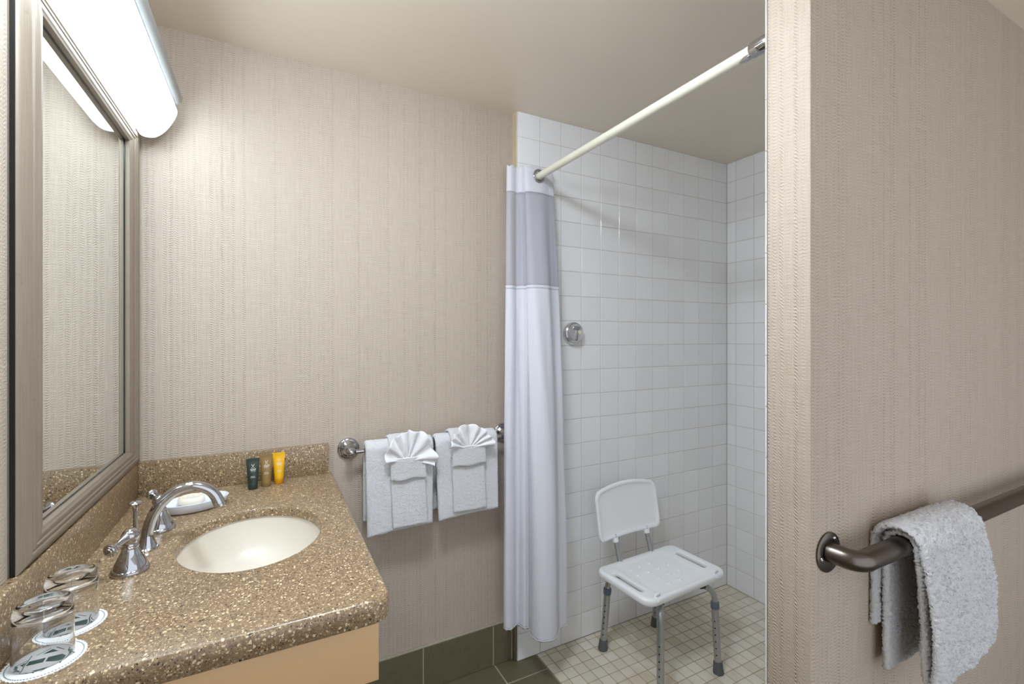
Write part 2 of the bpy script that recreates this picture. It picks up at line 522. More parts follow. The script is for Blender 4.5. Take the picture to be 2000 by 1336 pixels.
# ---- glazed wall tiles, one shared mesh for each shape
GJ = 0.0022
def tile_mesh(name, w, h, t, mat, bev, left_round=0.0):
    """tile lying in local XZ, face towards -y at y=0, body to +t"""
    if left_round:
        pr = [(-w / 2, t), (-w / 2, left_round * .9)] + [(-w / 2 + left_round * (1 - math.cos(R(a))), left_round * .9 * (1 - math.sin(R(a)))) for a in (18, 36, 54, 72, 90)] + [(w / 2 - bev, 0), (w / 2, bev), (w / 2, t)]
        g = extrude(pr, 2, -h / 2, h / 2, lambda p, a: (p[0], p[1], a))
    else:
        f = [(-w / 2 + bev, 0, -h / 2 + bev), (w / 2 - bev, 0, -h / 2 + bev), (w / 2 - bev, 0, h / 2 - bev), (-w / 2 + bev, 0, h / 2 - bev)]
        s = [(-w / 2, bev, -h / 2), (w / 2, bev, -h / 2), (w / 2, bev, h / 2), (-w / 2, bev, h / 2)]
        k = [(x, t, z) for x, _, z in s]
        g = loft([f, s, k], True, False)
    me = bpy.data.meshes.new(name)
    me.from_pydata([tuple(v) for v in g[0]], [], g[1])
    bm = bmesh.new(); bm.from_mesh(me); bmesh.ops.recalc_face_normals(bm, faces=bm.faces); bm.to_mesh(me); bm.free()
    if not left_round:   # open-backed tile: make the face point outwards
        if me.polygons[-1].normal.y > 0: me.flip_normals()
    me.shade_smooth(); me.set_sharp_from_angle(angle=R(30))
    me.materials.append(mat)
    return me

def place(name, me, loc, parent, rz=0.0, rx=0.0):
    o = bpy.data.objects.new(name, me)
    COL.objects.link(o)
    o.location = Vector(loc) - (ORG[parent] if parent in ORG else Vector())
    tilt = 0.0025
    o.rotation_euler = (rx + random.uniform(-tilt, tilt), random.uniform(-tilt, tilt) * .4, rz + random.uniform(-tilt, tilt))
    o.parent = parent
    return o

vlines = [TILE_X0, *sorted(SHOWER_X - 0.1104 - PITCH_X * k for k in range(11)), SHOWER_X]
rows = [0.0016 + PITCH_Z * k for k in range(21)] + [H]
cache = {}
def tm(w, h, left=0.0):
    k = (round(w, 4), round(h, 4), left)
    if k not in cache: cache[k] = tile_mesh('tile', w - GJ, h - GJ, 0.006, M['tile'], 0.0013, left)
    return cache[k]
for r in range(21):
    z0, z1 = rows[r], rows[r + 1]
    for c in range(len(vlines) - 1):
        x0, x1 = vlines[c], vlines[c + 1]
        place('tile', tm(x1 - x0, z1 - z0, 0.007 if c == 0 else 0), ((x0 + x1) / 2, TILE_Y, (z0 + z1) / 2), w_side)
ylines = [TILE_Y, -0.0885] + [-0.0885 - 0.105 * k for k in range(1, 10)] + [PART_Y1]
for r in range(21):
    z0, z1 = rows[r], rows[r + 1]
    for c in range(len(ylines) - 1):
        y0, y1 = ylines[c], ylines[c + 1]
        place('tile', tm(y0 - y1, z1 - z0), (SHOWER_X, (y0 + y1) / 2, (z0 + z1) / 2), w_end, rz=R(-90))
for r in range(21):       # rounded end column on the partition; the rest of its shower side is one field
    z0, z1 = rows[r], rows[r + 1]
    o = place('tile', tm(PITCH_X, z1 - z0, 0.0075), (0, 0, 0), w_part)
    o.scale.x = -1; o.rotation_euler = (0, 0, R(180)); o.location = (PART_X - 0.001 + PITCH_X / 2, PART_Y1, (z0 + z1) / 2)
gs = []
x = PART_X - 0.001 + PITCH_X
while x < SHOWER_X - 0.01:
    x1 = min(x + PITCH_X, SHOWER_X)
    for r in range(21):
        gs.append(box(x + GJ / 2, x1 - GJ / 2, PART_Y1 - 0.006, PART_Y1, rows[r] + GJ / 2, rows[r + 1] - GJ / 2))
    x = x1
setp(mesh_obj('tile_field', join(*gs), M['tile'], w_part, smooth=0), kind='stuff')

# ---- green floor tiles and skirting
FP = 0.297
fx = [0.001] + [1.187 - FP * k for k in (3, 2, 1, 0)] + [1.372]
fy = [0.0] + [-0.126 - FP * k for k in range(0, 9)] + [YF]
fcache = {}
def floor_tile(x0, x1, y0, y1, mat, bev, gap, t, name='tile', par=None):
    w, h = abs(x1 - x0) - gap, abs(y1 - y0) - gap
    k = (round(w, 4), round(h, 4), mat.name)
    if k not in fcache: fcache[k] = tile_mesh(name, w, h, t, mat, bev)
    o = bpy.data.objects.new(name, fcache[k]); COL.objects.link(o)
    tl = 0.0 if mat is M['slate'] else 0.004
    o.location = ((x0 + x1) / 2, (y0 + y1) / 2, 0); o.rotation_euler = (R(-90) + random.uniform(-tl, tl), random.uniform(-tl, tl), 0)
    o.parent = par or floor
    return o
for i in range(len(fx) - 1):
    for j in range(len(fy) - 1):
        floor_tile(fx[i], fx[i + 1], fy[j], fy[j + 1], M['slate'], 0.001, 0.0055, 0.004)
fx2 = [1.372 + FP * k for k in range(7)]; fx2[-1] = XR
fy2 = [PART_Y0] + [y for y in fy if y < PART_Y0 - 0.05]
for i in range(len(fx2) - 1):
    for j in range(len(fy2) - 1):
        floor_tile(fx2[i], fx2[i + 1], fy2[j], fy2[j + 1], M['slate'], 0.001, 0.0055, 0.004)

skirt = structure('baseboard_back', box(0, TILE_X0 - 0.001, -0.0085, -0.0002, 0, 0.162), M['grout_dark'])
for x0, x1 in ((0.0, 0.291), (0.291, 0.588), (0.588, 0.885), (0.885, 1.181), (1.181, TILE_X0 - 0.014)):
    w = x1 - x0 - 0.0055
    me = tile_mesh('tile', w, 0.163, 0.006, M['slate'], 0.0012)
    o = bpy.data.objects.new('tile', me); COL.objects.link(o); o.parent = skirt
    o.location = ((x0 + x1) / 2, -0.011, 0.0825)
mesh_obj('return_tile', box(TILE_X0 - 0.011, TILE_X0 - 0.0012, TILE_Y + 0.006, -0.012, 0.002, 0.164, 0.001), M['slate'], skirt, smooth=30)
mesh_obj('cap_strip', box(0, TILE_X0 - 0.001, -0.0115, -0.0002, 0.1645, 0.1695, 0.0012), M['grout_dark'], skirt, smooth=30)

# ---- cream mosaic of the shower floor: a bed, single tiles where they show, the hidden rest as one field
bed = structure('floor_shower', box(1.3725, SHOWER_X, PART_Y1, TILE_Y, -0.0014, 0.0006), M['grout_tan'])
mx = [1.3725, 1.4132] + [1.465 + 0.0518 * k for k in range(21)] + [SHOWER_X]
my = [TILE_Y, -0.060] + [-0.060 - 0.053 * k for k in range(1, 19)] + [PART_Y1]
def project(p):
    d = Vector(p) - CAM
    a = d.x * math.cos(YAW) - d.y * math.sin(YAW); b = d.x * math.sin(YAW) + d.y * math.cos(YAW)
    return (1000 + FPX * a / b, HORIZON - FPX * d.z / b) if b > 0.05 else (9999, 9999)
cells = []
for i in range(len(mx) - 1):
    for j in range(len(my) - 1):
        c = ((mx[i] + mx[i + 1]) / 2, (my[j] + my[j + 1]) / 2, 0)
        q = project(c)
        seen = q[1] < 1350 and q[0] < 1500
        cells.append((0 if seen else 1, (Vector(c) - CAM).length, i, j))
cells.sort()
rest = []
for n, (s, d, i, j) in enumerate(cells):
    a = (mx[i], mx[i + 1], my[j], my[j + 1])
    if n < 298:
        o = floor_tile(*a, M['mosaic'], 0.0008, 0.0026, 0.0015, par=bed)
        o.location.z = 0.0018
    else:
        rest.append(box(a[0] + .0016, a[1] - .0016, a[3] + .0016, a[2] - .0016, 0.0, 0.0018))
setp(mesh_obj('tile_field', join(*rest), M['mosaic'], bed, smooth=0), kind='stuff')

# ================================================================== vanity
# ---- countertop with a cut-out for the bowl
ct = thing('vanity_countertop', (0.28, -0.45, CTZ - 0.042), 'speckled brown stone vanity top with back and side upstands', 'countertop')
SX, SY, SA, SB = 0.3245, -0.470, 0.150, 0.187
def ct_outline(ins):
    x1, y1, r = 0.557 - ins, -0.896 + ins, 0.036
    arc = [(x1 - r + r * math.cos(R(-90 + 90 * k / 10)), y1 + r + r * math.sin(R(-90 + 90 * k / 10))) for k in range(11)]
    return [(0.001, y1)] + arc + [(x1, -0.001), (0.001, -0.001)]
outs = [[(x, y, CTZ - dz) for x, y in ct_outline(ins)] for ins, dz in ((0.002, .042), (0, .040), (0, .008), (.0012, .0045), (.0035, .0015), (.007, 0))]
ins_ = [[(x, y, CTZ - dz) for x, y in ellipse(SX, SY, SA + e, SB + e, 72)] for e, dz in ((.005, 0), (.002, .001), (.0, .004), (0, .024))]
p2, tr_ = fill2d([p[:2] for p in outs[-1]], [[p[:2] for p in ins_[0]]])
gtop = ([(x, y, CTZ) for x, y in p2], tr_)
p2b, trb = fill2d([p[:2] for p in outs[0]], [[p[:2] for p in ellipse(SX, SY, SA + .02, SB + .02, 72)]])
gbot = ([(x, y, CTZ - .042) for x, y in p2b], trb)
mesh_obj('slab', join(loft(outs, False, False), gtop, loft(ins_, False, False), gbot), M['quartz'], ct, smooth=45)
mesh_obj('back_upstand', box(0.0005, 0.0185, -0.895, -0.0005, CTZ, 0.983, 0.0015), M['quartz'], ct, smooth=40)
mesh_obj('side_upstand', box(0.0186, 0.545, -0.019, -0.0005, CTZ, 0.983, 0.0015), M['quartz'], ct, smooth=40)

bowl = thing('sink_bowl', (SX, SY, CTZ - 0.16), 'cream oval undermount sink bowl set in the stone top', 'sink')
prof = [(1.0, .0245), (.985, .040), (.955, .065), (.89, .095), (.77, .12), (.58, .136), (.34, .144), (.13, .147)]
inner = [[(x, y, CTZ - d) for x, y in ellipse(SX, SY, (SA + .004) * s, (SB + .004) * s, 72)] for s, d in prof]
outer_ = [[(x, y, CTZ - d - .006) for x, y in ellipse(SX, SY, (SA + .012) * s, (SB + .012) * s, 72)] for s, d in reversed(prof)]
rim = [[(x, y, CTZ - .0245) for x, y in ellipse(SX, SY, SA + .012, SB + .012, 72)]]
mesh_obj('bowl', loft(outer_ + rim + inner, True, True), M['sink'], bowl, smooth=60)
mesh_obj('drain', lathe([(.021, 0), (.021, .002), (.015, .003), (.012, .0015), (.004, .0015)], (SX, SY, CTZ - .1465), seg=24), M['chrome'], bowl)

ap = thing('vanity_apron', (0.27, -0.45, 0.70), 'peach laminate apron panel under the stone vanity top', 'cabinet panel')
mesh_obj('end_panel', box(0.002, 0.537, -0.872, -0.852, 0.722, CTZ - .0425, 0.0012), M['apron'], ap, smooth=30)
mesh_obj('front_panel', box(0.517, 0.537, -0.8515, -0.002, 0.722, CTZ - .0425, 0.0012), M['apron'], ap, smooth=30)

# ---- faucet
fa = thing('faucet', (0.118, -0.447, CTZ), 'polished chrome widespread faucet with arched spout and two lever handles', 'faucet')
path = catmull([(.117, -.447, CTZ), (.1175, -.447, .905), (.119, -.447, .924), (.129, -.447, .957), (.147, -.447, .984), (.173, -.447, 1.004), (.206, -.447, 1.009), (.231, -.447, .998), (.246, -.447, .981), (.254, -.447, .962)], 6)
rad = []
for i in range(len(path)):
    t = i / (len(path) - 1)
    rad.append(0.0115 + 0.0090 * max(0, 1 - t / 0.2) ** 2 + 0.0012 * max(0, (t - .85) / .15))
sp = mesh_obj('spout', tube(path, rad, 24), M['chrome'], fa)
mesh_obj('base_ring', lathe([(.0215, 0), (.0225, .002), (.021, .004), (.02, .005)], (.117, -.447, CTZ), seg=32), M['chrome'], sp)
e = Vector(path[-1]); d = (Vector(path[-1]) - Vector(path[-2])).normalized()
mesh_obj('aerator', lathe([(.0112, 0), (.0122, .001), (.0122, .007), (.0108, .008), (.009, .006), (.004, .006)], e, d, 24), M['chrome'], sp)
mesh_obj('lift_rod', join(tube([(.092, -.425, CTZ), (.092, -.425, .972)], .0042, 14), lathe([(.0045, 0), (.0052, .008), (.0075, .014), (.0128, .018), (.0134, .0195), (.0112, .0225), (.004, .0245)], (.092, -.425, .962), seg=24)), M['chrome'], fa)
bell = [(.0315, 0), (.0325, .002), (.0325, .006), (.0305, .009), (.029, .010), (.0285, .013), (.0255, .021), (.020, .032), (.0155, .042), (.0140, .0475), (.0148, .0485), (.0148, .0505), (.0128, .052), (.0115, .057), (.0120, .061), (.0150, .066), (.0160, .073), (.0135, .0805), (.0075, .0855), (.001, .087)]
for (hx, hy), (lx, ly, lz) in (((.110, -.557), (-.020, -.040, -.010)), ((.122, -.335), (-.020, .036, .004))):
    hb = mesh_obj('handle_body', lathe(bell, (hx, hy, CTZ), seg=36), M['chrome'], fa)
    a = Vector((hx, hy, CTZ + .074)); bb = a + Vector((lx, ly, lz))
    dd = (bb - a).normalized()
    mesh_obj('lever', join(tube([a + (bb - a) * (k / 6) for k in range(7)], [.0125, .0110, .0085, .0066, .0056, .0058, .0066], 18),
                           lathe([(.006, -.003), (.0110, -.001), (.0128, .002), (.0128, .005), (.0108, .006), (.0100, .0078), (.0075, .0082), (.0066, .010), (.0025, .0105)], bb, dd, 24)), M['chrome'], hb)

# ---- framed mirror
mi = thing('framed_mirror', (0.01, -0.39, 0.9832), 'large wall mirror in a ridged champagne frame above the vanity', 'mirror')
MY0, MY1, MZ0, MZ1 = -0.778, -0.012, 0.9835, 1.951
WY, WZ = 0.097, 0.051
mesh_obj('mirror_glass', box(0.001, 0.006, MY0 + WY - .004, MY1 - WY + .004, MZ0 + WZ - .004, MZ1 - WZ + .004), M['mirror'], mi, smooth=0)
mesh_obj('gap_shade', join(*[box(0.0061, 0.0075, a, b, c, d_) for a, b, c, d_ in (  # dark strips drawn for the shade in the gap round the glass
    (MY0 + WY - .004, MY0 + WY + .003, MZ0 + WZ, MZ1 - WZ), (MY1 - WY - .003, MY1 - WY + .004, MZ0 + WZ, MZ1 - WZ),
    (MY0 + WY, MY1 - WY, MZ0 + WZ - .004, MZ0 + WZ + .0015), (MY0 + WY, MY1 - WY, MZ1 - WZ - .0015, MZ1 - WZ + .004))]), M['edge'], mi, smooth=0)
RP = [(0, .0), (0, .0170), (.03, .0205), (.08, .0225), (.20, .0248), (.33, .0250), (.40, .0240), (.43, .0215), (.48, .0210), (.52, .0232), (.60, .0236), (.63, .0212), (.70, .0208), (.74, .0222), (.84, .0218), (.90, .0192), (.97, .0186), (1.0, .0170), (1.0, .0068), (.97, .0)]
XL = [.0, .0090, .0115, .0135, .0180, .0200, .0195, .0175, .0170, .0195, .0200, .0185, .0180, .0196, .0200, .0190, .0186, .0180, .0068, .0]
def rail(k):
    L = []
    for (w, x), xl in zip(RP, XL):
        a, c = -0.752 + w * .071, MY1 - w * WY       # the left end hangs closer to the wall
        b, d_ = MZ0 + w * WZ, MZ1 - w * WZ
        P = [(xl, a, b), (x, c, b), (x, c, d_), (xl, a, d_)]
        L.append((P[k], P[(k + 1) % 4]))
    return loft([[p[0] for p in L], [p[1] for p in L]])
for k in range(4):
    mesh_obj('frame_rail', rail(k), M['frame_y'] if k % 2 == 0 else M['frame_z'], mi, smooth=28)

mesh_obj('side_edge', box(0.0026, 0.0088, -0.7540, -0.7521, MZ0 + .0005, MZ1 - .0005), M['edge'], mi, smooth=0)

# ---- wall lamp above the mirror
la = thing('vanity_light', (0.06, -0.65, 1.935), 'long white fluorescent wall lamp glowing above the mirror', 'wall lamp')
dp = [(.004, 1.9535), (.0255, 1.9532), (.0275, 1.9440), (.034, 1.9370), (.047, 1.9345), (.063, 1.9365), (.076, 1.945), (.087, 1.956), (.097, 1.970), (.105, 1.984), (.113, 2.001), (.1175, 2.014), (.1185, 2.026), (.116, 2.034), (.112, 2.040), (.004, 2.040)]
dps = catmull(dp[:-1], 3) + [dp[-1]]
cx_, cz_ = .055, 2.0
loops = []
for y, s in ((-.0575, .96), (-.060, .985), (-.064, 1.0), (-1.24, 1.0), (-1.244, .985), (-1.2465, .96)):
    loops.append([(max(.003, cx_ + (x - cx_) * s), y, min(2.0402, cz_ + (z - cz_) * s)) for x, z in dps])
mesh_obj('diffuser', loft(loops), M['glow'], la, smooth=50)
for ya, yb in ((-.0572, -.0500), (-1.2468, -1.254)):
    caps = [[(max(.003, cx_ + (x - cx_) * s), y, min(2.0402, cz_ + (z - cz_) * s)) for x, z in dps] for y, s in ((ya, 1.0), (ya * .6 + yb * .4, 1.0), (yb * .85 + ya * .15, .97), (yb, .90))]
    mesh_obj('end_cap', loft(caps), M['housing'], la, smooth=50)
mesh_obj('housing', box(.0005, .098, -1.252, -.054, 2.0415, 2.088, .004), M['housing'], la, smooth=40)
mesh_obj('reflector_tube', lathe([(.004, 0), (.015, .0), (.0185, .002), (.0200, .006), (.0200, 1.194), (.0185, 1.198), (.015, 1.200), (.004, 1.200)], (.1115, -1.254, 2.063), (0, 1, 0), 32), M['tubegrey'], la)
mesh_obj('seam_shade', box(.100, .1155, -1.250, -.056, 2.0404, 2.0432), M['edge'], la, smooth=0)  # solid dark strip, stands for the shade between tube and diffuser
for sx_, sz_ in ((.128, 2.071), (.108, 2.048)):
    mesh_obj('screw', lathe([(.0028, 0), (.0028, .002), (.0016, .003)], (sx_, -.0545, sz_), (0, 1, 0), 12), M['bronze'], la)

# ---- added ceiling lamp, out of view, to fill the shower with light
cl = thing('fill_lamp', (0.55, -1.05, H), 'added fill lamp, round and frosted, on the ceiling out of view', 'fill lamp')
mesh_obj('canopy', lathe([(.165, 0), (.17, .006), (.17, .02), (.155, .024)], (0.55, -1.05, H), (0, 0, -1), 40), M['housing'], cl)
mesh_obj('fill_dome', lathe([(.158, .022), (.156, .04), (.142, .062), (.115, .08), (.075, .092), (.03, .097), (.001, .098)], (0.55, -1.05, H), (0, 0, -1), 40), M['fill_dome'], cl)

# ---- tumblers upside down on paper coasters
def coaster(cx, cy, rot, label):
    t = thing('paper_coaster', (cx, cy, CTZ + .0002), label, 'coaster', 'coasters under the tumblers')
    def sc(r, n=180, amp=.0007, lobes=44): return [(cx + (r + amp * math.cos(lobes * 2 * math.pi * k / n)) * math.cos(2 * math.pi * k / n), cy + (r + amp * math.cos(lobes * 2 * math.pi * k / n)) * math.sin(2 * math.pi * k / n)) for k in range(n)]
    lo = sc(.0455)
    mesh_obj('disc', loft([[(x, y, CTZ + .0002) for x, y in lo], [(x, y, CTZ + .0014) for x, y in lo]]), M['coaster'], t, smooth=30)
    zz = CTZ + .0015; c_, s_ = math.cos(rot), math.sin(rot)
    polys = [[(-19.5, -5), (-19.5, 6), (-1.3, 6), (-1.3, -5)], [(1.3, -5), (1.3, 6), (19.5, 6), (19.5, -5)],
             [(-22, -20), (-20.8, -20), (-20.8, 21), (-22, 21)], [(20.8, -20), (22, -20), (22, 21), (20.8, 21)],
             [(-22.6, -4.5), (-22.6, 5.5), (-27.5, .5)], [(22.6, -4.5), (27.5, .5), (22.6, 5.5)],
             [(-9, 18), (9, 18), (0, 27)], [(-9, -17), (0, -26), (9, -17)],
             [(-16.5, 18.5), (-14.8, 18.5), (-2.6, 30.2), (-3.6, 31)], [(16.5, 18.5), (14.8, 18.5), (2.6, 30.2), (3.6, 31)],
             [(-16.5, -17.5), (-14.8, -17.5), (-2.6, -29.2), (-3.6, -30)], [(16.5, -17.5), (14.8, -17.5), (2.6, -29.2), (3.6, -30)],
             [(-33, .5), (-31.2, .5), (-22.8, 9), (-22.8, 10.8)], [(-33, .5), (-31.2, .5), (-22.8, -8), (-22.8, -9.8)],
             [(33, .5), (31.2, .5), (22.8, 9), (22.8, 10.8)], [(33, .5), (31.2, .5), (22.8, -8), (22.8, -9.8)]]
    for k in range(72):
        a0, a1 = 2 * math.pi * k / 72, 2 * math.pi * (k + .62) / 72
        polys.append([(r * math.cos(a), r * math.sin(a)) for r, a in ((40.9, a0), (42.4, a0), (42.4, a1), (40.9, a1))])
    V, F = [], []
    for pl in polys:
        n = len(V)
        V += [(cx + (x * c_ - y * s_) / 1000, cy + (x * s_ + y * c_) / 1000, zz) for x, y in pl]
        F.append(tuple(range(n, n + len(pl))))
    g = (V, F)
    mesh_obj('green_emblem', g, M['green'], t, smooth=0)
def tumbler(cx, cy, label):
    h, z = .0835, CTZ + .0016
    pr = [(.0325, .0006), (.0334, 0), (.0342, .0008), (.0342, .010), (.0338, .040), (.0334, .066), (.0333, .073), (.0322, .0795), (.0295, .083), (.027, .0835), (.024, .0828), (.012, .0815), (.0005, .0812)]
    inn = [(.0005, .0690), (.012, .0688), (.024, .0672), (.0295, .063), (.0312, .055), (.0318, .035), (.0322, .010), (.0324, .0016)]
    g = lathe(pr + inn, (cx, cy, z), seg=64, cap0=False, cap1=False)
    n = len(pr + inn); seg = 64
    g[1].extend([((n - 1) * seg + k, (n - 1) * seg + (k + 1) % seg, (k + 1) % seg, k) for k in range(seg)])
    o = mesh_obj('drinking_glass', (g[0], g[1]), M['glass'], org=(cx, cy, z), smooth=50)
    setp(o, label, 'glass', 'tumblers on the vanity')
coaster(.067, -.828, 0.0, 'white paper coaster with green emblem, the nearer of two')
coaster(.069, -.735, R(4), 'white paper coaster with green emblem, the one nearer the faucet')
tumbler(.063, -.822, 'clear upturned tumbler nearest the end of the vanity top')
tumbler(.0685, -.729, 'clear upturned tumbler between the other glass and the faucet')

# ---- soap dish and soap
def oval(cx, cy, a, b, rot, z, n=48, p=2.3):
    out = []
    for k in range(n):
        t = 2 * math.pi * k / n
        x = a * math.copysign(abs(math.cos(t)) ** (2 / p), math.cos(t)); y = b * math.copysign(abs(math.sin(t)) ** (2 / p), math.sin(t))
        out.append((cx + x * math.cos(rot) - y * math.sin(rot), cy + x * math.sin(rot) + y * math.cos(rot), z))
    return out
dx, dy, dr = .180, -.208, R(16)
lo = [oval(dx, dy, a, b, dr, CTZ + z, p=2.0) for a, b, z in ((.056, .030, .0), (.066, .039, .003), (.075, .046, .013), (.080, .051, .025), (.0805, .0515, .0275), (.0785, .0495, .0285), (.076, .047, .027), (.068, .041, .019), (.052, .030, .0135), (.02, .012, .0120))]
o = mesh_obj('soap_dish', loft(lo), M['dish'], org=(dx, dy, CTZ), smooth=60); setp(o, 'pearly white oval soap dish beside the faucet', 'soap dish')
so = thing('soap_bar', (.171, -.205, CTZ + .0135), 'small round ivory soap bar lying in the soap dish', 'soap')
cxs, cys = .171, -.205
lo = [oval(cxs, cys, .0315 * s, .029 * s, 0, CTZ + .0175 + z, p=2.0) for s, z in ((.80, 0), (.93, .0012), (1, .005), (1, .013), (.95, .0165), (.84, .0185), (.80, .0180), (.3, .0180))]
mesh_obj('bar', loft(lo), M['soap'], so, smooth=50)
mesh_obj('stamp', join(*[box(cxs - .010 + .0035 * i, cxs - .008 + .0035 * i, cys - .004 + .002 * (i % 2), cys + .004 - .001 * (i % 3), CTZ + .0354, CTZ + .0359) for i in range(6)]), M['dish'], so, smooth=0)

# ---- three toiletry tubes
def toiletry(cx, cy, h, caph, body, cap, rz, label):
    t = thing('toiletry_tube', (cx, cy, CTZ), label, 'toiletry tube', 'toiletry tubes by the side upstand')
    n = 32
    def ring(a, b, z): return [(cx + a * math.cos(2 * math.pi * k / n) * math.cos(rz) - b * math.sin(2 * math.pi * k / n) * math.sin(rz), cy + a * math.cos(2 * math.pi * k / n) * math.sin(rz) + b * math.sin(2 * math.pi * k / n) * math.cos(rz), CTZ + z) for k in range(n)]
    mesh_obj('cap', loft([ring(.0125, .0125, .0), ring(.0133, .0133, .001), ring(.0137, .0137, caph - .0006), ring(.0133, .0133, caph)]), cap, t)
    H0, H1 = caph + .0002, h
    L = [ring(.0136, .0136, H0)]
    for k in range(1, 13):
        s = k / 12
        L.append(ring(.0136 + .0044 * s, max(.0011, .0136 * (1 - s ** 1.3)), H0 + (H1 - .007 - H0) * s))
    L += [ring(.0182, .0011, H1 - .0055), ring(.0182, .0011, H1)]
    bd = mesh_obj('body', loft(L), body, t)
    pr = []
    def dash(u0, u1, z0, z1, sl=0.0):
        # decal strip just in front of the front surface (towards -y side of the tube)
        P = []
        for u, z in ((u0, z0), (u1, z0), (u1, z1), (u0, z1)):
            s = max(0, min(1, (z - H0) / (H1 - .007 - H0)))
            a, b = .0136 + .0044 * s, max(.0011, .0136 * (1 - s ** 1.3))
            v = -b * math.sqrt(max(0, 1 - (u / a) ** 2)) - .0003
            P.append((cx + u * math.cos(rz) - v * math.sin(rz), cy + u * math.sin(rz) + v * math.cos(rz), CTZ + z))
        return (P, [(0, 1, 2, 3)])
    zb = H0 + (H1 - H0) * .70
    pr += [dash(-.0005 + k * .0011 * sgn, .0005 + k * .0011 * sgn, zb - .004 + k * .0022, zb - .0014 + k * .0022) for k in range(4) for sgn in (-1, 1)]
    pr += [dash(-.0035, -.0020, zb - .007, zb - .0045), dash(.002, .0038, zb - .0062, zb - .0045)]
    for row, wd, hh in ((-.0105, .0075, .0019), (-.0142, .0066, .0024), (-.0172, .0058, .0008), (-.032, .006, .0013), (-.0355, .0068, .0013)):
        u = -wd
        while u < wd:
            w = random.uniform(.0009, .0015)
            pr.append(dash(u, u + w, zb + row, zb + row + hh)); u += w + .0006
    mesh_obj('printing', join(*pr), M['print_w'], bd, smooth=0)
toiletry(.316, -.088, .095, .020, M['tube_g'], M['tube_g'], R(4), 'dark green toiletry tube standing on its cap')
toiletry(.353, -.074, .099, .022, M['tube_b'], M['tube_b'], R(2), 'olive brown toiletry tube between green and yellow ones')
toiletry(.389, -.063, .099, .019, M['tube_y'], M['tube_o'], R(0), 'bright yellow toiletry tube standing on its cap')

# ================================================================== towel bar and towels
BZ, BY = 0.957, -0.066
tb = thing('towel_bar', (0.92, 0, BZ), 'chrome towel bar on the papered wall holding two towel sets', 'towel bar')
for px_ in (.612, 1.222):
    fl = mesh_obj('wall_flange', lathe([(.0365, 0), (.0375, .002), (.0370, .006), (.034, .009), (.030, .010), (.029, .013), (.0265, .016), (.021, .019), (.0195, .021)], (px_, -0.0004, BZ), (0, -1, 0), 40), M['chrome'], tb)
    mesh_obj('post', lathe([(.0195, .020), (.0165, .026), (.0130, .034), (.0115, .044), (.0125, .052), (.0155, .060), (.0165, .066), (.0155, .073), (.0125, .077), (.0105, .079), (.0095, .083), (.006, .086), (.001, .087)], (px_, -0.0004, BZ), (0, -1, 0), 32), M['chrome'], fl)
mesh_obj('bar', tube([(.612, BY, BZ), (1.222, BY, BZ)], .0078, 20), M['chrome'], tb)

def drape_path(rad, zf, zb, step, cy=BY, cz=BZ, f_out=0.0):
    pts = []
    n = max(4, int((cz - zb) / step))
    for k in range(n): pts.append((cy + rad, zb + (cz - zb) * k / n))
    m = max(8, int(math.pi * rad / step))
    for k in range(m + 1):
        a = math.pi * k / m
        pts.append((cy + rad * math.cos(a), cz + rad * math.sin(a)))
    n = int((cz - zf) / step)
    for k in range(1, n + 1):
        s = k / n
        pts.append((cy - rad - f_out * s, cz - (cz - zf) * s))
    return pts

def towel(name, x0, x1, rad, zf, zb, thick, label, cat, group, mat=None, step=.0045, skew=(0, 0), zskew=0.0, seed=0.0, droop=0.0, rough=.0018):
    """cloth hung over the bar; x limits may drift towards the bottom"""
    path = drape_path(rad, zf, zb, step)
    nx = int((x1 - x0) / step)
    G = []
    for i in range(nx + 1):
        u = i / nx
        row = []
        for j, (y, z) in enumerate(path):
            f = max(0, (BZ - z) / (BZ - zf)) if y < BY else 0.0
            x = x0 + (x1 - x0) * u + f * (skew[0] * (1 - u) + skew[1] * u)
            wv = .0035 * noise.noise(Vector((x * 16, z * 5, seed))) * (0.3 + f) if y < BY else 0
            zz = z + (zskew * (u - .5) * f) - droop * f * (1 - u) ** 2 + .0022 * f * noise.noise(Vector((x * 30, 0, seed)))
            row.append((x, y + wv - .004 * f, zz))
        G.append(row)
    g = sheet(G, thick, rough=rough, rscale=420, wave=.0012, seed=seed)
    o = mesh_obj(name, g, mat or M['terry'], org=((x0 + x1) / 2, BY, zf), smooth=180)
    return setp(o, label, cat, group)

towel('bath_towel', .656, .897, .0245, .672, .70, .021, 'folded white bath towel over the bar, nearer the vanity', 'towel', 'towels on the chrome bar', seed=1.3, droop=.010, skew=(.004, -.004))
towel('bath_towel', .906, 1.158, .0245, .682, .70, .021, 'folded white bath towel over the bar, beside the shower curtain', 'towel', 'towels on the chrome bar', seed=4.1, droop=.008, skew=(.010, .002))

